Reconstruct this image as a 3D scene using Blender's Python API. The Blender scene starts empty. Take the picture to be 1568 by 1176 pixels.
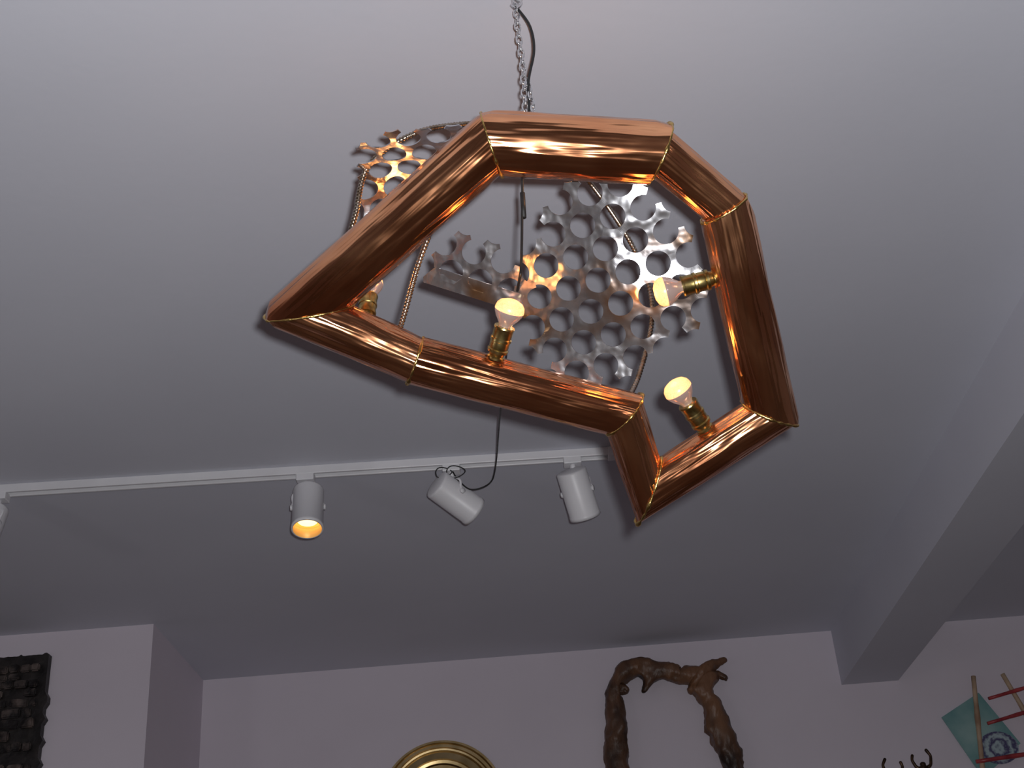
import bpy, bmesh, math, random
from mathutils import Vector, Matrix, noise
random.seed(7)
scn=bpy.context.scene
scn.view_settings.view_transform='Standard'
col=bpy.context.collection
V=Vector

# ---------------------------------------------------------------- materials
def mat(name, base=(.8,.8,.8), rough=.5, metal=0.0, emit=None, estr=0, **kw):
    m=bpy.data.materials.new(name); m.use_nodes=True
    b=m.node_tree.nodes["Principled BSDF"]
    b.inputs["Base Color"].default_value=(*base,1); b.inputs["Roughness"].default_value=rough
    b.inputs["Metallic"].default_value=metal
    if emit: b.inputs["Emission Color"].default_value=(*emit,1); b.inputs["Emission Strength"].default_value=estr
    for k,v in kw.items(): b.inputs[k].default_value=v
    return m
def nodes(m): return m.node_tree.nodes, m.node_tree.links, m.node_tree.nodes["Principled BSDF"]
def add_noise(m, coord="Object", scale=5, detail=4, stretch=(1,1,1), c1=None, c2=None, p1=.35, p2=.65, bump=0, bdist=.01, r1=None, r2=None, chain=None):
    n,l,b=nodes(m)
    tc=n.new("ShaderNodeTexCoord"); mp=n.new("ShaderNodeMapping"); mp.inputs["Scale"].default_value=stretch
    l.new(tc.outputs[coord],mp.inputs[0])
    t=n.new("ShaderNodeTexNoise"); t.inputs["Scale"].default_value=scale; t.inputs["Detail"].default_value=detail
    l.new(mp.outputs[0],t.inputs["Vector"])
    if c1:
        r=n.new("ShaderNodeValToRGB"); r.color_ramp.elements[0].position=p1; r.color_ramp.elements[1].position=p2
        r.color_ramp.elements[0].color=(*c1,1); r.color_ramp.elements[1].color=(*c2,1)
        l.new(t.outputs["Fac"],r.inputs[0]); l.new(r.outputs[0],b.inputs["Base Color"])
    if r1 is not None:
        mr=n.new("ShaderNodeMapRange"); mr.inputs["From Min"].default_value=.35; mr.inputs["From Max"].default_value=.65
        mr.inputs["To Min"].default_value=r1; mr.inputs["To Max"].default_value=r2
        l.new(t.outputs["Fac"],mr.inputs["Value"]); l.new(mr.outputs[0],b.inputs["Roughness"])
    if bump:
        bp=n.new("ShaderNodeBump"); bp.inputs["Strength"].default_value=bump; bp.inputs["Distance"].default_value=bdist
        l.new(t.outputs["Fac"],bp.inputs["Height"])
        if b.inputs["Normal"].links: l.new(b.inputs["Normal"].links[0].from_socket,bp.inputs["Normal"])
        l.new(bp.outputs[0],b.inputs["Normal"])
    return m

M_ceil=add_noise(mat("ceiling_paint",rough=.9),scale=1.3,detail=5,c1=(.61,.615,.68),c2=(.65,.655,.72))
add_noise(M_ceil,scale=60,bump=.08,bdist=.004)
M_wall=add_noise(mat("wall_paint",rough=.9),scale=1.5,detail=5,c1=(.70,.635,.70),c2=(.75,.685,.75))
add_noise(M_wall,scale=50,bump=.08,bdist=.004)
M_floor=add_noise(mat("floor_wood",rough=.45),scale=3,stretch=(1,12,1),c1=(.12,.05,.022),c2=(.24,.12,.055))
M_copper=mat("polished_copper",(.86,.42,.26),.2,.975)
add_noise(M_copper,"UV",5,4,(1,2,1),c1=(.55,.185,.08),c2=(.93,.45,.23),p1=.33,p2=.62,r1=.11,r2=.21)
add_noise(M_copper,"UV",1,2,(5,62,1),bump=.9,bdist=.0068)
add_noise(M_copper,"UV",1,2,(11,26,1),bump=.55,bdist=.006)
M_brass=mat("brass_weld",(.66,.45,.15),.3,1); add_noise(M_brass,scale=180,bump=.5,bdist=.002)
M_socket=mat("brass_socket",(.70,.50,.16),.3,1); add_noise(M_socket,scale=90,c1=(.32,.24,.08),c2=(.66,.5,.2),bump=.3,bdist=.001)
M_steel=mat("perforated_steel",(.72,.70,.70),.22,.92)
add_noise(M_steel,scale=9,detail=3,c1=(.56,.31,.16),c2=(.54,.53,.55),p1=.36,p2=.48,r1=.14,r2=.28)  # copper-orange patches put the bulbs' orange glow into the steel colour
add_noise(M_steel,scale=30,detail=2,bump=.5,bdist=.008)
M_chain=mat("chain_steel",(.75,.75,.76),.25,1); add_noise(M_chain,scale=200,r1=.15,r2=.4)
M_cord=add_noise(mat("black_cord",(.012,.012,.012),.5),scale=80,r1=.4,r2=.6)
M_cable=mat("armored_cable",(.42,.30,.2),.3,1); add_noise(M_cable,scale=60,c1=(.25,.18,.12),c2=(.42,.36,.30))
M_white=add_noise(mat("white_enamel",(.72,.70,.72),.4),scale=8,c1=(.68,.67,.69),c2=(.74,.73,.75))
M_caninner=mat("spot_reflector",(.8,.5,.15),.4,.3,emit=(1,.42,.08),estr=.35); add_noise(M_caninner,scale=20,r1=.3,r2=.5)
M_lampon=mat("spot_lamp_face",(1,.9,.7),.4,emit=(1,.62,.25),estr=3)
M_glow=mat("bulb_face",(.35,.3,.25),.3,emit=(1,.62,.28),estr=2.0)
n_,l_,b_=nodes(M_glow)
lw=n_.new("ShaderNodeTexNoise"); lw.inputs["Scale"].default_value=40; rr=n_.new("ShaderNodeValToRGB")
rr.color_ramp.elements[0].color=(1,.26,.05,1); rr.color_ramp.elements[1].color=(1,.46,.16,1)
rr.color_ramp.elements[0].position=.35; rr.color_ramp.elements[1].position=.65
l_.new(lw.outputs["Fac"],rr.inputs[0]); l_.new(rr.outputs[0],b_.inputs["Emission Color"])
M_frost=mat("bulb_glass",(.85,.72,.70),.15,.7,emit=(1,.4,.15),estr=.10); add_noise(M_frost,scale=30,r1=.1,r2=.2)
M_wood=mat("driftwood",(.3,.16,.07),.45); add_noise(M_wood,scale=9,detail=8,stretch=(1,1,.35),c1=(.022,.010,.006),c2=(.21,.10,.05),p1=.40,p2=.66,bump=1,bdist=.03)
M_gold=mat("brass_plate",(.62,.44,.2),.32,1); add_noise(M_gold,scale=14,c1=(.38,.27,.12),c2=(.6,.45,.24),bump=.15,bdist=.003)
M_stone=mat("dark_stone",(.08,.07,.06),.7); add_noise(M_stone,scale=22,detail=6,c1=(.008,.005,.005),c2=(.16,.12,.105),p1=.42,p2=.72,bump=.9,bdist=.02)
M_black=add_noise(mat("black_iron",(.01,.01,.01),.5),scale=20,c1=(.006,.004,.004),c2=(.03,.024,.022),bump=.6,bdist=.01)
M_teal=mat("teal_glass",(.22,.45,.43),.2); add_noise(M_teal,scale=6,c1=(.16,.33,.33),c2=(.34,.50,.48))
M_red=add_noise(mat("red_lacquer",(.35,.03,.04),.4),scale=20,c1=(.25,.02,.03),c2=(.5,.07,.07))
M_bamboo=add_noise(mat("bamboo",(.5,.35,.2),.5),scale=12,c1=(.3,.18,.11),c2=(.55,.4,.27))
M_swirl=mat("swirl_glass",(.4,.3,.5),.2)
n_,l_,b_=nodes(M_swirl); tc=n_.new("ShaderNodeTexCoord"); mp=n_.new("ShaderNodeMapping"); mp.inputs["Location"].default_value=(-1.575,-4.54,-2.535)
wv=n_.new("ShaderNodeTexWave"); wv.wave_type='RINGS'; wv.rings_direction='SPHERICAL'
wv.inputs["Scale"].default_value=11; wv.inputs["Distortion"].default_value=4; wv.inputs["Detail Scale"].default_value=6; rp=n_.new("ShaderNodeValToRGB")
rp.color_ramp.elements[0].color=(.08,.07,.16,1); rp.color_ramp.elements[1].color=(.42,.52,.55,1)
l_.new(tc.outputs["Object"],mp.inputs[0]); l_.new(mp.outputs[0],wv.inputs[0]); l_.new(wv.outputs[0],rp.inputs[0]); l_.new(rp.outputs[0],b_.inputs["Base Color"])
M_bronze=add_noise(mat("dark_bronze",(.08,.05,.03),.4,.8),scale=20,c1=(.03,.02,.015),c2=(.12,.07,.04))

# ---------------------------------------------------------------- helpers
def mesh_obj(name, verts, faces, mats, parent=None, smooth=True, midx=None, loc=None):
    me=bpy.data.meshes.new(name); me.from_pydata([tuple(v) for v in verts],[],faces); me.update()
    for m in (mats if isinstance(mats,(list,tuple)) else [mats]): me.materials.append(m)
    if midx: 
        for p,i in zip(me.polygons,midx): p.material_index=i
    for p in me.polygons: p.use_smooth=smooth
    o=bpy.data.objects.new(name,me); col.objects.link(o)
    if loc: o.location=loc
    if parent: o.parent=parent
    return o
def empty(name,loc=(0,0,0)):
    e=bpy.data.objects.new(name,None); e.location=loc; e.empty_display_size=.05; col.objects.link(e); return e
def box(name,lo,hi,m,parent=None,bevel=0):
    x0,y0,z0=lo;x1,y1,z1=hi
    vs=[(x0,y0,z0),(x1,y0,z0),(x1,y1,z0),(x0,y1,z0),(x0,y0,z1),(x1,y0,z1),(x1,y1,z1),(x0,y1,z1)]
    fs=[(0,3,2,1),(4,5,6,7),(0,1,5,4),(1,2,6,5),(2,3,7,6),(3,0,4,7)]
    o=mesh_obj(name,vs,fs,m,parent,smooth=False)
    if bevel:
        b=o.modifiers.new("b","BEVEL"); b.width=bevel; b.segments=2
    return o
def catmull(pts,n=12,closed=False):
    P=[V(p) for p in pts]; out=[]
    N=len(P)
    rng=range(N) if closed else range(N-1)
    for i in rng:
        if closed: p0,p1,p2,p3=P[(i-1)%N],P[i],P[(i+1)%N],P[(i+2)%N]
        else: p0,p1,p2,p3=P[max(i-1,0)],P[i],P[i+1],P[min(i+2,N-1)]
        for k in range(n):
            t=k/n
            out.append(.5*((2*p1)+(p2-p0)*t+(2*p0-5*p1+4*p2-p3)*t*t+(3*p1-p0-3*p2+p3)*t**3))
    if not closed: out.append(P[-1])
    return out
def sweep_geo(pts,rad,seg=10,closed=False):
    N=len(pts); vs=[];fs=[]
    T=[]
    for i in range(N):
        a=pts[(i-1)%N] if (closed or i>0) else pts[i]; b=pts[(i+1)%N] if (closed or i<N-1) else pts[i]
        T.append((b-a).normalized())
    up=V((0,0,1)) if abs(T[0].z)<.9 else V((1,0,0))
    nrm=(up-T[0]*up.dot(T[0])).normalized()
    L=0
    for i in range(N):
        nrm=(nrm-T[i]*nrm.dot(T[i])).normalized(); bi=T[i].cross(nrm)
        if i: L+=(pts[i]-pts[i-1]).length
        r=rad(i,L) if callable(rad) else rad
        for k in range(seg):
            a=2*math.pi*k/seg; vs.append(pts[i]+(nrm*math.cos(a)+bi*math.sin(a))*r)
    for i in range(N if closed else N-1):
        j=(i+1)%N
        for k in range(seg):
            k2=(k+1)%seg; fs.append((i*seg+k,i*seg+k2,j*seg+k2,j*seg+k))
    if not closed:
        fs.append(tuple(range(seg))[::-1]); fs.append(tuple((N-1)*seg+k for k in range(seg)))
    return vs,fs
def tube(name,pts,rad,m,parent=None,seg=10,closed=False):
    vs,fs=sweep_geo([V(p) for p in pts],rad,seg,closed); return mesh_obj(name,vs,fs,m,parent)
def frame_from_dir(d,origin):
    d=V(d).normalized(); a=V((0,0,1)) if abs(d.z)<.95 else V((1,0,0))
    x=a.cross(d).normalized(); y=d.cross(x); M=Matrix((x,y,d)).transposed().to_4x4(); M.translation=V(origin); return M
def lathe_geo(profile,seg=32,mats=None):
    vs=[];fs=[];mi=[]
    for (r,z) in profile:
        for k in range(seg):
            a=2*math.pi*k/seg; vs.append(V((r*math.cos(a),r*math.sin(a),z)))
    for i in range(len(profile)-1):
        for k in range(seg):
            k2=(k+1)%seg; fs.append((i*seg+k,i*seg+k2,(i+1)*seg+k2,(i+1)*seg+k)); mi.append(mats[i] if mats else 0)
    return vs,fs,mi
def lathe(name,profile,mlist,M,parent=None,seg=32,mats=None):
    vs,fs,mi=lathe_geo(profile,seg,mats)
    return mesh_obj(name,[M@v for v in vs],fs,mlist,parent,midx=mi)
def sharp(o,ang=40):
    md=o.modifiers.new("es","EDGE_SPLIT"); md.split_angle=math.radians(ang)

# ---------------------------------------------------------------- room
box("floor",(-3,-3,-.1),(3.4,4.7,0),M_floor)
box("ceiling",(-3,-3,3.0),(3.4,4.8,3.12),M_ceil)
box("wall_far",(-1.205,4.56,0),(3.4,4.7,3.0),M_wall)
box("wall_projection",(-3,3.92,0),(-1.205,4.7,3.0),M_wall)
box("wall_left",(-3.12,-3,0),(-3,4.7,3.0),M_wall)
box("wall_right",(3.4,-3,0),(3.52,4.7,3.0),M_wall)
box("wall_back",(-3,-3.12,0),(3.4,-3,3.0),M_wall)
box("trim_ceiling_beam",(1.087,-3,2.8),(1.29,4.56,3.0),M_ceil)

# ---------------------------------------------------------------- chandelier
ch=empty("copper_pendant_chandelier",(0.048,1.36,3.0))
def par(o):
    o.parent=ch; o.matrix_parent_inverse=Matrix.Translation(-V((0.048,1.36,3.0))); return o
NRM=V((0,-.682,-.731)).normalized()     # the flat frame hangs tilted, facing down into the room
Pp=[V(q) for q in [(-.0024,1.222,2.613),(.2022,1.242,2.5947),(.2806,1.296,2.5442),(.3342,1.497,2.3566),(.1699,1.568,2.2903),(.1421,1.487,2.3657),(-.1211,1.417,2.4311),(-.2567,1.3617,2.4836)]]
o0=V((0,1.38,2.466)); Pp=[q-NRM*(q-o0).dot(NRM) for q in Pp]
#       AB            BC            CD            DE            EF            FG            GH            HA
RAD=[(.0395,.0400),(.0290,.0280),(.0330,.0345),(.0308,.0298),(.0275,.0288),(.0312,.0318),(.0305,.0335),(.0368,.0362)]
N=len(Pp); SEG=64
def mitre_ring(i,rad):
    p=Pp[i]; d1=(p-Pp[i-1]).normalized(); d2=(Pp[(i+1)%N]-p).normalized()
    t=(d1+d2).normalized(); m=t.cross(NRM).normalized(); s=1/max(.3,abs(t.dot(d1)))
    return [p+(m*math.cos(a)*s+NRM*math.sin(a))*rad for a in [2*math.pi*k/SEG for k in range(SEG)]]
outs=[]
for i in range(N):
    b=-((Pp[i-1]-Pp[i]).normalized()+(Pp[(i+1)%N]-Pp[i]).normalized()).normalized(); outs.append(b)
LIM={7:.038,3:.034,4:.048,2:.027,0:.036,1:.034}
def blunt(q):
    # the hammered outer corners are worn round
    for i,lim in LIM.items():
        e=(q-Pp[i]).dot(outs[i])
        if e>lim and (q-Pp[i]).length<.13: q=q-outs[i]*(e-lim)*.66
    return q
vs=[];fs=[];uvs=[]
NL=56; ucur=0
for i in range(N):
    ax=(Pp[(i+1)%N]-Pp[i]).normalized(); ln=(Pp[(i+1)%N]-Pp[i]).length
    A=mitre_ring(i,RAD[i][0]);B=mitre_ring((i+1)%N,RAD[i][1]); base=len(vs)
    for j in range(NL+1):
        t=j/NL
        for k in range(SEG):
            q=A[k].lerp(B[k],t)
            c=Pp[i]+ax*(q-Pp[i]).dot(ax); rd=(q-c); rn=rd.normalized()
            w=min(1,min(t,1-t)*12)
            al_=(q-Pp[i]).dot(ax)
            h=.0012*noise.noise(V((q.x*9,q.y*9,q.z*9+i)))+.0012*noise.noise(V((al_*14+i*7,rn.dot(NRM)*3,rn.dot(ax.cross(NRM))*3)))+.0003*noise.noise(V((al_*40+i*3,rn.dot(NRM)*6,rn.dot(ax.cross(NRM))*6)))
            vs.append(blunt(q+rn*h*w))
    for j in range(NL):
        for k in range(SEG):
            k2=(k+1)%SEG
            fs.append((base+j*SEG+k,base+j*SEG+k2,base+(j+1)*SEG+k2,base+(j+1)*SEG+k))
            u0=ucur+ln*j/NL;u1=ucur+ln*(j+1)/NL; v0=k/SEG*.198; v1=(k+1)/SEG*.198
            uvs+=[(u0,v0),(u0,v1),(u1,v1),(u1,v0)]
    for e,jj in ((0,0),(1,NL)):
        fs.append(tuple(base+jj*SEG+k for k in range(SEG))); uvs+=[(ucur,0)]*SEG
    ucur+=ln+.37
fr=mesh_obj("tube_frame",vs,fs,M_copper)
uvl=fr.data.uv_layers.new(name="UVMap")
for i,uv in enumerate(uvs): uvl.data[i].uv=uv
bm=bmesh.new(); bm.from_mesh(fr.data); bmesh.ops.recalc_face_normals(bm,faces=bm.faces); bm.to_mesh(fr.data); bm.free()
sharp(fr,50); par(fr)
for i in range(N):
    rr_=max(RAD[i][0],RAD[i-1][1])-.0004
    o=tube("weld_seam_%d"%(i+1),[blunt(q) for q in mitre_ring(i,rr_)],lambda k,L,i=i:.0007+.0044*abs(noise.noise(V((k*.30,i*9.1,0)))),M_brass,seg=8,closed=True); par(o)

# --- perforated sheets
def tri_piece(cs,r,n=9):
    cs=[V((c[0],c[1])) for c in cs]
    if (cs[1]-cs[0]).cross(cs[2]-cs[0])<0: cs=[cs[0],cs[2],cs[1]]
    poly=[]
    for i in range(3):
        c=cs[i]; a=(cs[(i+2)%3]-c); b=(cs[(i+1)%3]-c)
        a0=math.atan2(a.y,a.x); b0=math.atan2(b.y,b.x); d=(b0-a0)
        while d>math.pi: d-=2*math.pi
        while d<-math.pi: d+=2*math.pi
        for k in range(n+1):
            t=a0+d*k/n; poly.append((c.x+r*math.cos(t),c.y+r*math.sin(t)))
    return poly
def lattice_polys(O,a,b,holes,r,extra=(),need=2):
    H=set(holes); out=[]
    def c(i,j): return (O[0]+i*a[0]+j*b[0],O[1]+i*a[1]+j*b[1])
    rng_i=range(min(i for i,_ in H)-2,max(i for i,_ in H)+3); rng_j=range(min(j for _,j in H)-2,max(j for _,j in H)+3)
    for i in rng_i:
        for j in rng_j:
            for T in (((i,j),(i+1,j),(i+1,j+1)),((i,j),(i+1,j+1),(i,j+1))):
                cnt=sum(t in H for t in T)
                if cnt>=need or T in extra: out.append(tri_piece([c(*t) for t in T],r))
    return out
def sheet(name,polys,fn,thick=.0016):
    bm=bmesh.new()
    for p in polys:
        vv=[bm.verts.new((x,y,0)) for x,y in p]
        try: bm.faces.new(vv)
        except Exception: pass
    bmesh.ops.triangulate(bm,faces=bm.faces[:])
    bmesh.ops.remove_doubles(bm,verts=bm.verts,dist=.0002)
    bmesh.ops.recalc_face_normals(bm,faces=bm.faces)
    for v in bm.verts: v.co=fn(v.co.x,v.co.y)
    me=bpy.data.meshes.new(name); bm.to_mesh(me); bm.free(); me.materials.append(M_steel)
    o=bpy.data.objects.new(name,me); col.objects.link(o)
    s=o.modifiers.new("s","SOLIDIFY"); s.thickness=thick; s.offset=0
    for p in me.polygons: p.use_smooth=False
    return par(o)
s=.000852
P0=V((.083,1.40,2.511)); nd=V((.0496,.837,.545)).normalized()
u0=nd.cross(V((0,0,1))).normalized(); v0=u0.cross(nd)
rot=math.radians(-4.5)
def on_sheet(x,y,extra=0):
    X=x*math.cos(rot)-y*math.sin(rot); Y=x*math.sin(rot)+y*math.cos(rot)
    w=.21*X+.11*Y+.010*noise.noise(V((x*9,y*9,0)))+extra
    return P0+u0*X+v0*Y-nd*w
holes=[]
rows={-3:(-1,0,1),-2:(-1,0,1,2),-1:(-2,-1,0,1,2,3),0:(-1,0,1,2,3,4),1:(-1,0,1,2,3,4),2:(0,1,2,3,4,5),3:(1,2,3)}
for j,iz in rows.items():
    for i in iz: holes.append((i,j))
A_=(45*s,11*s); B_=(-12*s,-47*s); RH=18.9*s
polys=lattice_polys((0,0),A_,B_,holes,RH,need=2)
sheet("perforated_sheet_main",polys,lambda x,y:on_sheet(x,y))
def L(px,py): return ((px-871)*s,(442-py)*s)
O2=L(690,411); A2=(45*s,-15.5*s); B2=(-8*s,45*s)
holes2=[(0,0),(1,0),(2,0),(3,0),(0,1),(1,1),(2,1)]
pol2=[]
H=set(holes2)
for i in range(-2,4):
    for j in range(0,3):
        c=lambda i,j:(O2[0]+i*A2[0]+j*B2[0],O2[1]+i*A2[1]+j*B2[1])
        for T in (((i,j),(i+1,j),(i+1,j+1)),((i,j),(i+1,j+1),(i,j+1))):
            if max(t[0] for t in T)>3: continue
            if sum(t in H for t in T)>=2 : pol2.append(tri_piece([c(*t) for t in T],RH))
ad=V(A2).normalized(); nn=V((ad.y,-ad.x)); al=V(A2).length
for i in range(0,3):
    c=V(O2)+V(A2)*i; p=[]
    lo=c-ad*al/2+nn*28*s; hi=c+ad*al/2+nn*28*s
    p.append(tuple(lo)); p.append(tuple(hi)); p.append(tuple(c+ad*al/2))
    for k in range(13):
        t=math.pi*k/12; q=c+ad*RH*math.cos(t)+nn*RH*math.sin(t); p.append(tuple(q))
    p.append(tuple(c-ad*al/2)); pol2.append(p)
c=V(O2)
pol2.append([tuple(c-ad*al/2+nn*28*s),tuple(c-ad*al/2),tuple(c-ad*al/2-nn*4*s),tuple(c-ad*al*.85+nn*20*s),tuple(c-ad*al*.80+nn*28*s)])
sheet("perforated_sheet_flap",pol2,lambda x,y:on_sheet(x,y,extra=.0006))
# arched canopy strip above the frame
pit=.0385
cpath=[V((0,1.245,2.667)),V((0,1.30,2.673)),V((0,1.355,2.676)),V((0,1.395,2.650)),V((0,1.42,2.606)),V((0,1.435,2.560))]
cs_=catmull(cpath,20); cl=[0]
for a,b in zip(cs_,cs_[1:]): cl.append(cl[-1]+(b-a).length)
def canopy(x,t):
    t=max(0.0,t); k=0
    while k<len(cl)-2 and cl[k+1]<t: k+=1
    f=(t-cl[k])/(cl[k+1]-cl[k]); q=cs_[k].lerp(cs_[k+1],f)
    q.x=x-.10*max(0,t-.03); q.z+=.004*noise.noise(V((x*30,t*30,0)))
    return q
hc=[(i+(j//2),j) for j in range(0,6) for i in range(0,5)]
def okc(i,j):
    x=-.145+pit*(i-j/2)
    return not((j>=3 and x>-.07) or (j>=4 and x>-.11))
hc=[h for h in hc if okc(*h)]
pc=lattice_polys((-.145,.022),(pit,0),(-pit/2,pit*.866),hc,RH*.98,need=2)
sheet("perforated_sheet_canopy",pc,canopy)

# --- chain
cx,cy=.049,1.36
zt,zb=2.992,2.752; pitch=.0125; k=0; z=zt
cvs=[];cfs=[]
while z>zb:
    ang=(k%2)*math.pi/2+.35; hl=.0062; w=.0042
    loop=[]
    for q in range(16):
        a=2*math.pi*q/16; lx=w*math.cos(a); lz=(hl if math.sin(a)>0 else -hl)*abs(math.sin(a))**.6*1.25
        loop.append(V((cx+.001*math.sin(z*40)+lx*math.cos(ang),cy+lx*math.sin(ang),z-.006+lz)))
    v_,f_=sweep_geo(loop,.0013,6,True); b0=len(cvs); cvs+=v_; cfs+=[tuple(i+b0 for i in f) for f in f_]
    z-=pitch; k+=1
par(mesh_obj("chain",cvs,cfs,M_chain))
cvs=[];cfs=[]
for k in range(6):
    z=2.83-k*.0125; ang=(k%2)*math.pi/2+.9; loop=[]
    for q in range(16):
        a=2*math.pi*q/16; lx=.0042*math.cos(a); lz=math.copysign(abs(math.sin(a))**.6,math.sin(a))*.0077
        loop.append(V((cx+.006+k*.0008+lx*math.cos(ang),cy+lx*math.sin(ang),z+lz)))
    v_,f_=sweep_geo(loop,.0013,6,True); b0=len(cvs); cvs+=v_; cfs+=[tuple(i+b0 for i in f) for f in f_]
par(mesh_obj("chain_tail",cvs,cfs,M_chain))
par(tube("ceiling_hook",catmull([(cx,cy,3.0),(cx,cy,2.99),(cx+.008,cy,2.982),(cx,cy,2.972),(cx-.007,cy,2.98)],8),.0022,M_chain,seg=8))
for q in range(3):
    a=q*2.1; par(tube("wire_tail_%d"%(q+1),catmull([(cx,cy,2.975),(cx+.008*math.cos(a),cy+.004*math.sin(a),2.985),(cx+.012*math.cos(a),cy,2.997)],6),.0012,M_chain,seg=6))
# --- power cord
cord=catmull([(.047,1.36,2.975),(.053,1.358,2.965),(.066,1.356,2.93),(.068,1.356,2.885),(.056,1.357,2.83),(.052,1.36,2.774),(.038,1.36,2.69),(.033,1.36,2.635),(.024,1.36,2.53),(.018,1.40,2.52),(-.0007,1.7,2.62),(-.030,2.3,2.80),(-.056,2.8,2.925),(-.075,2.855,2.91),(-.12,2.87,2.905),(-.15,2.875,2.935),(-.165,2.88,2.965)],10)
par(tube("power_cord",cord,.0019,M_cord,seg=8))
par(tube("cord_connector",[V((.0335,1.36,2.64)),V((.0325,1.36,2.60))],.0034,M_cord,seg=10))
# --- armored cables
def arm(name,pts,r=.0036):
    P=catmull(pts,60)
    out=[P[0]];acc=0
    for a,b in zip(P,P[1:]):
        d=(b-a).length; 
        if d==0: continue
        acc+=d
        if acc>=.0009: out.append(b); acc=0
    par(tube(name,out,lambda i,L:r*(1+.16*math.sin(L*2*math.pi/.0048)),M_cable,seg=10))
def on_seg(i,t): return Pp[i].lerp(Pp[(i+1)%N],t)
arm("armored_cable_1",[(.048,1.36,2.752),(.02,1.35,2.757),(-.015,1.34,2.748),(-.0965,1.30,2.706),(-.165,1.33,2.682),(-.187,1.345,2.61),(-.215,1.37,2.535),on_seg(7,.12)])
arm("armored_cable_2",[(.048,1.36,2.752),(.0,1.345,2.72),(-.06,1.35,2.65),(-.105,1.38,2.566),(-.132,1.41,2.50),on_seg(6,.2)])
arm("armored_cable_3",[(.048,1.36,2.752),(.12,1.44,2.73),(.185,1.5,2.64),(.202,1.51,2.541),(.172,1.52,2.44),on_seg(5,.03)])
arm("armored_cable_4",[(.048,1.36,2.752),(.08,1.33,2.735),(.112,1.3,2.706),(.155,1.28,2.65),on_seg(0,.85)])

# --- bulbs on brass sockets
def bulb(idx,base,d,lit=True,off=.030,sc=.92,en=.10):
    d=V(d).normalized(); M=frame_from_dir(d,V(base)+d*off)@Matrix.Scale(sc,4)
    prof=[(.0001,0),(.0125,0),(.0125,.003),(.0105,.005),(.0115,.009),(.0145,.010),(.0150,.014),(.0132,.0155),(.0138,.018),(.0138,.026),(.0150,.0272),(.0150,.0305),(.0138,.032),(.0142,.044),(.0150,.046),(.0143,.048),(.0120,.0482),(.0001,.0482)]
    o=lathe("socket_%d"%idx,prof,[M_socket],M,seg=32); sharp(o,30); par(o)
    pb=[(.0085,.046),(.0088,.050),(.0120,.055),(.0165,.061),(.0200,.068),(.0208,.0715),(.0206,.0745),(.0195,.079),(.0160,.0835),(.0085,.0868),(.0001,.0875)]
    mi=[1,1,1,1,1,0,0,0,0,0]
    o=lathe("bulb_%d"%idx,pb,[M_glow,M_frost],M,seg=32,mats=mi); par(o)
    ld=bpy.data.lights.new("bulb_light_%d"%idx,"POINT"); ld.energy=en; ld.color=(1,.42,.12); ld.shadow_soft_size=.012
    lo=bpy.data.objects.new("bulb_light_%d"%idx,ld); lo.location=V(base)+d*(off+.0903*sc+.014); col.objects.link(lo); par(lo)
bulb(1,on_seg(5,.65),(.343,-.70,.62),en=.05)
bulb(2,on_seg(2,.30),(-.982,.14,-.13))
bulb(3,on_seg(3,.43),(-.509,-.629,.587))
bulb(4,on_seg(6,.46),(.10,.135,1.1),sc=.82)
bulb(5,on_seg(7,.50),(0,.68,.63),off=.034)
bulb(6,on_seg(0,.45),(0,.68,.38),off=.038)

# ---------------------------------------------------------------- ceiling track
rail=empty("ceiling_track_rail",(-.6,2.87,3.0))
def rp_(o,e): o.parent=e; o.matrix_parent_inverse=Matrix.Translation(-e.location); return o
def rail_y(x): return 2.845+(x+1.281)*(2.902-2.845)/(1.5)
def slab(name,x0,x1,hw,z0,z1,dy=0):
    v=[(x0,rail_y(x0)-hw+dy,z0),(x1,rail_y(x1)-hw+dy,z0),(x1,rail_y(x1)+hw+dy,z0),(x0,rail_y(x0)+hw+dy,z0)]
    v+=[(a,b,z1) for a,b,_ in v]
    fs=[(0,3,2,1),(4,5,6,7),(0,1,5,4),(1,2,6,5),(2,3,7,6),(3,0,4,7)]
    o=mesh_obj(name,v,fs,M_white,smooth=False); bv=o.modifiers.new("b","BEVEL"); bv.width=.002; bv.segments=2
    return rp_(o,rail)
slab("rail_flange_front",-2.9,.235,.004,2.978,3.0,-.013)
slab("rail_flange_back",-2.9,.235,.004,2.978,3.0,.013)
slab("rail_web",-2.9,.235,.016,2.990,3.0)
slab("rail_endcap",.225,.245,.019,2.976,3.0)
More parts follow.
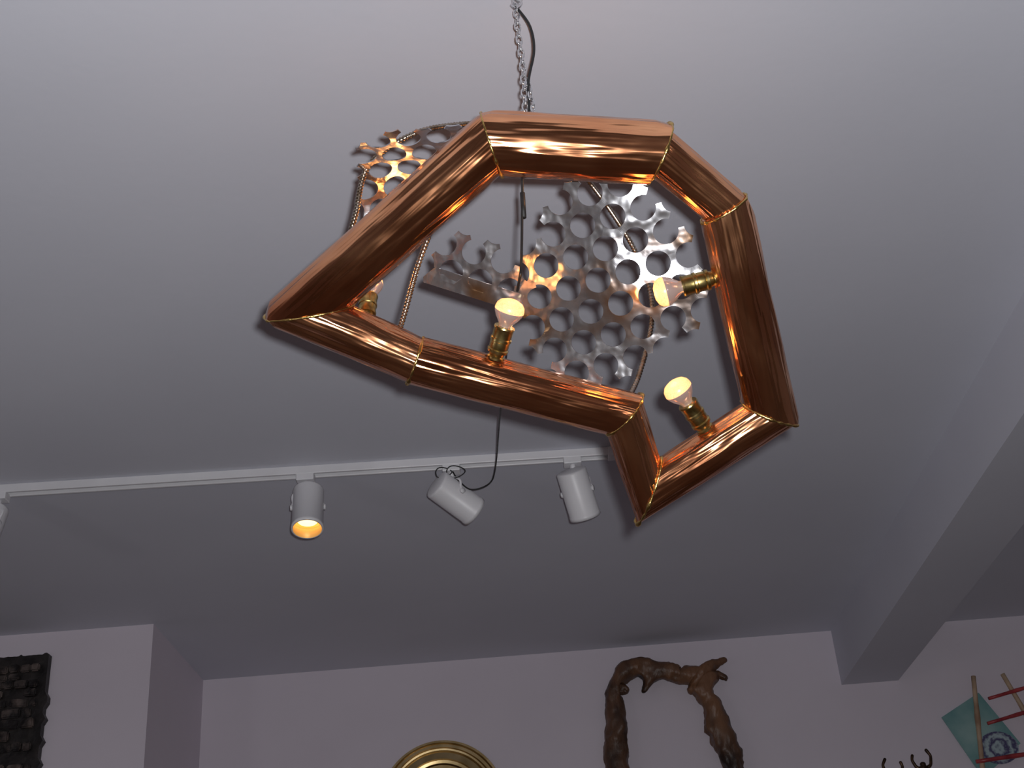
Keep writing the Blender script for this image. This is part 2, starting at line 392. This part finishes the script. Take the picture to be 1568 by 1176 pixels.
def spot(pos,d,xm,lit=False,loops=False):
    e=empty("track_spotlight",(xm,rail_y(xm),2.985))
    yy=rail_y(xm)
    rp_(box("track_adapter",(xm-.022,yy-.016,2.962),(xm+.022,yy+.016,2.982),M_white,bevel=.002),e)
    rp_(tube("stem",[V((xm,yy,2.966)),V((xm,yy,2.950))],.007,M_white,seg=12),e)
    d=V(d).normalized(); M=frame_from_dir(d,V(pos))
    R=.038;Lh=.122
    prof=[(.0001,0),(R-.006,0),(R-.001,.002),(R,.006),(R,.112),(R+.001,.113),(R+.001,Lh),(R-.003,Lh),(R-.003,.09),(R-.008,.075),(.0001,.07)]
    mi=[0]*7+[1,1,2 if lit else 1]
    rp_(lathe("can",prof,[M_white,M_caninner if lit else M_white,M_lampon],M,seg=40,mats=mi),e)
    if lit:
        rp_(lathe("lamp",[(.0001,.070),(.012,.072),(.024,.088),(.026,.094),(.0001,.097)],[M_caninner,M_lampon],M,seg=24,mats=[0,0,0,1]),e)
    c=V(pos)+d*.055; side=d.cross(V((0,0,1))).normalized() if abs(d.z)<.99 else V((1,0,0))
    for sgn in (1,-1):
        q=c+side*sgn*(R+.003); top=V((xm,yy,2.952))
        mid=q.lerp(top,.6)+side*sgn*.016
        rp_(tube("yoke_%s"%('a' if sgn>0 else 'b'),catmull([top,mid,q+(top-q).normalized()*.014+side*sgn*.003,q],8),.0030,M_white,seg=8),e)
        rp_(lathe("pivot",[(.0001,0),(.007,0),(.007,.005),(.0001,.005)],[M_white],frame_from_dir(side*sgn,c+side*sgn*R),seg=14),e)
    if loops:
        for (cxx,r) in ((xm-.018,.02),(xm+.012,.023)):
            ring=[V((cxx+r*math.cos(a),yy-.02+.006*math.sin(2*a),2.955+r*.7*math.sin(a))) for a in [2*math.pi*k/24 for k in range(24)]]
            rp_(tube("wire_loop",ring,.0015,M_cord,seg=6,closed=True),e)
    return e
spot((-.523,2.885,2.945),(.03,-.26,-.96),-.528,lit=True)
spot((-.205,2.865,2.925),(.70,.55,-.42),-.167,loops=True)
spot((.128,2.870,2.935),(.22,.55,-.78),.135)
spot((-1.290,2.845,2.945),(-.1,-.2,-.97),-1.280,lit=True)

# ---------------------------------------------------------------- driftwood mirror frame
def skin(name,pts,edges,radii,m,sub=2,disp=0,parent=None,dscale=.08):
    me=bpy.data.meshes.new(name); me.from_pydata(pts,edges,[]); me.update(); me.materials.append(m)
    o=bpy.data.objects.new(name,me); col.objects.link(o)
    o.modifiers.new("sk","SKIN")
    for v,r in zip(me.skin_vertices[0].data,radii): v.radius=(r if isinstance(r,tuple) else (r,r))
    me.skin_vertices[0].data[0].use_root=True
    o.modifiers["sk"].use_smooth_shade=True
    ss=o.modifiers.new("ss","SUBSURF"); ss.levels=sub; ss.render_levels=sub
    if disp:
        t=bpy.data.textures.new(name,"CLOUDS"); t.noise_scale=dscale; t.noise_depth=3
        d=o.modifiers.new("d","DISPLACE"); d.texture=t; d.strength=disp; d.texture_coords='GLOBAL'
    if parent: o.parent=parent
    return o
def W(px,py,y=4.51):
    # wall-sketch units -> metres on the far wall
    return (.228+(px-918)*.00235-(py-1050)*.00016, y, 2.838-(py-1050)*.00231+(px-918)*.00018)
pts=[W(930,1480),W(945,1400),W(934,1310),W(946,1240),W(940,1176),W(937,1140),W(941,1100),W(936,1070),W(924,1044),
     W(944,1036),W(966,1022),W(998,1028),W(1028,1044),W(1060,1052),W(1085,1042),W(1113,1034),
     W(1074,1064),W(1072,1084),W(1090,1104),W(1090,1132),W(1100,1160),W(1112,1200),W(1104,1260),W(1118,1330),W(1108,1400),W(1120,1480),
     W(1050,1076), W(982,1066),W(1114,1066), W(1070,1142), W(1098,1052), W(1040,1030), W(962,1060)]
ed=[(i,i+1) for i in range(15)]+[(13,16),(16,17),(17,18),(18,19),(19,20),(20,21),(21,22),(22,23),(23,24),(24,25)]
ed+=[(16,26),(11,27),(16,30),(30,28),(19,29),(12,31),(8,32)]
rad=[.05,.045,.05,.044,.043,.045,.042,.038,.030,.034,.038,.035,.032,.036,.024,.013,.034,.032,.034,.044,.046,.042,.045,.045,.045,.05,.013,.010,.012,.011,.015,.010,.013]
b0=len(pts)
pts+=[W(975,1440),W(1030,1455),W(1075,1435)]; ed+=[(1,b0),(b0,b0+1),(b0+1,b0+2),(b0+2,24)]; rad+=[.045,.04,.045]
skin("driftwood_mirror_frame",pts,ed,rad,M_wood,3,disp=.030,dscale=.05)

# ---------------------------------------------------------------- round brass plate
prof=[(.0001,.012),(.06,.012),(.10,.010),(.135,.012),(.14,.020),(.150,.022),(.156,.016),(.178,.014),(.184,.022),(.19,.023),(.196,.016),(.206,.016),(.211,.024),(.218,.024),(.220,.016),(.216,.0),(.14,.0),(.0001,0)]
plate=empty("round_brass_wall_plate",(-.352,4.56,2.492))
o=lathe("dish",prof,[M_gold],frame_from_dir((0,-1,.0),(-.352,4.5605,2.492)),seg=96); sharp(o,35); rp_(o,plate)

# ---------------------------------------------------------------- dark stone wall art
art=empty("stone_mosaic_wall_art",(-1.72,3.9,2.4))
xs0,xs1,z0,z1=-1.93,-1.522,1.9,2.918
bm=bmesh.new(); edge=[]
n=60
def jit(a,k): return .006*noise.noise(V((a*30,k,0)))+(.010 if noise.noise(V((a*16,k+5,0)))>.28 else 0)
for k in range(n): t=k/n; edge.append((xs0+(xs1-xs0)*t,z1+jit(t,1)*.4))
for k in range(n): t=k/n; edge.append((xs1+jit(t*2,2),z1+(z0-z1)*t))
for k in range(n): t=k/n; edge.append((xs1+(xs0-xs1)*t,z0+jit(t,3)))
for k in range(n): t=k/n; edge.append((xs0+jit(t*2,4),z0+(z1-z0)*t))
f=bm.faces.new([bm.verts.new((x,3.918,z)) for x,z in edge]); r=bmesh.ops.extrude_face_region(bm,geom=[f])
for v in r["geom"]:
    if isinstance(v,bmesh.types.BMVert): v.co.y-=.028
bmesh.ops.recalc_face_normals(bm,faces=bm.faces)
me=bpy.data.meshes.new("backing"); bm.to_mesh(me); bm.free(); me.materials.append(M_black)
o=bpy.data.objects.new("backing",me); col.objects.link(o); rp_(o,art)
bm=bmesh.new(); zz=z1-.03
while zz>z0+.05:
    hh=random.uniform(.022,.042); xx=xs0+.02
    while xx<xs1-.035:
        ww=random.uniform(.03,.075); ww=min(ww,xs1-.018-xx)
        dep=random.uniform(.006,.022)
        if random.random()<.85:
            m4=Matrix.Translation((xx+ww/2,3.888-dep/2,zz-hh/2))@Matrix.Rotation(random.uniform(-.08,.08),4,'Y')@Matrix.Diagonal((ww*.9,dep,hh*.86,1))
            bmesh.ops.create_cube(bm,size=1,matrix=m4)
        xx+=ww
    zz-=hh
bmesh.ops.bevel(bm,geom=bm.edges[:],offset=.004,segments=2,affect='EDGES')
me=bpy.data.meshes.new("stones"); bm.to_mesh(me); bm.free(); me.materials.append(M_stone)
o=bpy.data.objects.new("stones",me); col.objects.link(o); rp_(o,art)

# ---------------------------------------------------------------- glass and bamboo wall hanging
hang=empty("glass_bamboo_wall_hanging",(1.6,4.54,2.6))
def rod(name,a,b,r,m,y=4.53):
    A=V((a[0],y,a[1]));B=V((b[0],y,b[1])); pts=[A.lerp(B,t/10)+V((0,0,.0)) for t in range(11)]
    rp_(tube(name,pts,lambda i,L:r*(1.25 if i in(3,7) else 1),m,seg=8),hang)
def panel(name,cs,m,y,th=.006):
    vs=[(x,y,z) for x,z in cs]+[(x,y-th,z) for x,z in cs]; k=len(cs)
    fs=[tuple(range(k)),tuple(range(2*k-1,k-1,-1))]+[(i,i+k,(i+1)%k+k,(i+1)%k) for i in range(k)]
    rp_(mesh_obj(name,vs,fs,m,smooth=False),hang)
panel("teal_glass_pane",[(1.407,2.655),(1.555,2.730),(1.655,2.545),(1.50,2.44)],M_teal,4.548)
panel("swirl_glass_pane",[(1.575+.062*math.cos(a)*1.1,2.535+.055*math.sin(a)) for a in [2*math.pi*k/28 for k in range(28)]],M_swirl,4.541)
rod("bamboo_1",(1.545,2.785),(1.475,2.30),.0085,M_bamboo,4.525)
rod("bamboo_2",(1.648,2.785),(1.80,2.30),.0085,M_bamboo,4.525)
rod("bamboo_3",(1.86,2.8),(1.72,2.30),.0085,M_bamboo,4.522)
rod("red_slat_1",(1.575,2.70),(1.92,2.77),.006,M_red,4.515)
rod("red_slat_2",(1.55,2.615),(1.92,2.69),.006,M_red,4.515)
rod("red_slat_3",(1.48,2.49),(1.92,2.52),.007,M_red,4.515)
rod("red_slat_4",(1.47,2.38),(1.92,2.42),.007,M_red,4.515)

# ---------------------------------------------------------------- bronze branch figurines on a wall shelf
sh=box("wall_shelf",(1.08,4.36,2.16),(1.40,4.56,2.185),M_wood,bevel=.003)
def figurine(x,ztop,h,flip=1):
    b=ztop-h; y=4.46
    P=[(x,y,b),(x,y,b+.012),(x+.004,y,b+h*.35),(x,y,b+h*.62),(x-.004*flip,y,b+h*.80),(x-.002,y-.002,b+h*.88),
       (x+.024*flip,y,b+h*.84),(x+.030*flip,y,b+h*.93),(x+.016*flip,y,b+h),
       (x-.026*flip,y,b+h*.83),(x-.036*flip,y,b+h*.90),(x-.030*flip,y,b+h*.96),(x+.02,y,b),(x-.02,y,b)]
    E=[(0,1),(1,2),(2,3),(3,4),(4,5),(4,6),(6,7),(7,8),(4,9),(9,10),(10,11),(0,12),(0,13)]
    Rr=[.02,.014,.011,.013,.010,.011,.006,.005,.006,.006,.005,.006,.014,.014]
    skin("bronze_figurine",P,E,Rr,M_bronze,2)
figurine(1.178,2.515,.328,-1)
figurine(1.285,2.535,.348,1)

# ---------------------------------------------------------------- camera
p=math.radians(29); r=math.radians(4.5)
F=V((0,math.cos(p),math.sin(p))); R0=V((1,0,0)); U0=V((0,-math.sin(p),math.cos(p)))
R=math.cos(r)*R0-math.sin(r)*U0; U=math.sin(r)*R0+math.cos(r)*U0; C=V((0,0,1.6))
cd=bpy.data.cameras.new("camera"); cd.lens=36*1963/1568; cd.clip_start=.02
cam=bpy.data.objects.new("camera",cd); col.objects.link(cam)
M=Matrix((R,U,-F)).transposed().to_4x4(); M.translation=C; cam.matrix_world=M
scn.camera=cam

# ---------------------------------------------------------------- lights
def light(name,kind,loc,energy,color,size=.1,rot=None,**kw):
    d=bpy.data.lights.new(name,kind); d.energy=energy; d.color=color
    if kind in('POINT','SPOT'): d.shadow_soft_size=size
    if kind=='AREA': d.size=size
    for k,v in kw.items(): setattr(d,k,v)
    o=bpy.data.objects.new(name,d); o.location=loc; col.objects.link(o)
    if rot is not None: o.rotation_euler=rot
    return o
fl=light("camera_flash","SPOT",C+R*.028+U*.030,114,(.955,.975,1.0),.014,spot_size=math.radians(88),spot_blend=.5)
Mf=Matrix((R,U,-F)).transposed().to_4x4(); Mf.translation=C+R*.028+U*.030; fl.matrix_world=Mf
light("added_fill","POINT",(-2.2,.6,2.0),6,(1,.97,1),.12)  # added ambient fill from the left, not a fixture of the room
light("added_fill.001","POINT",(1.8,-1.6,1.5),4,(1,.87,.80),.12)  # second added fill, unseen behind the camera, lifts the ambient
w=bpy.data.worlds.new("w"); scn.world=w; w.use_nodes=True
w.node_tree.nodes["Background"].inputs[0].default_value=(.5,.5,.6,1); w.node_tree.nodes["Background"].inputs[1].default_value=.05
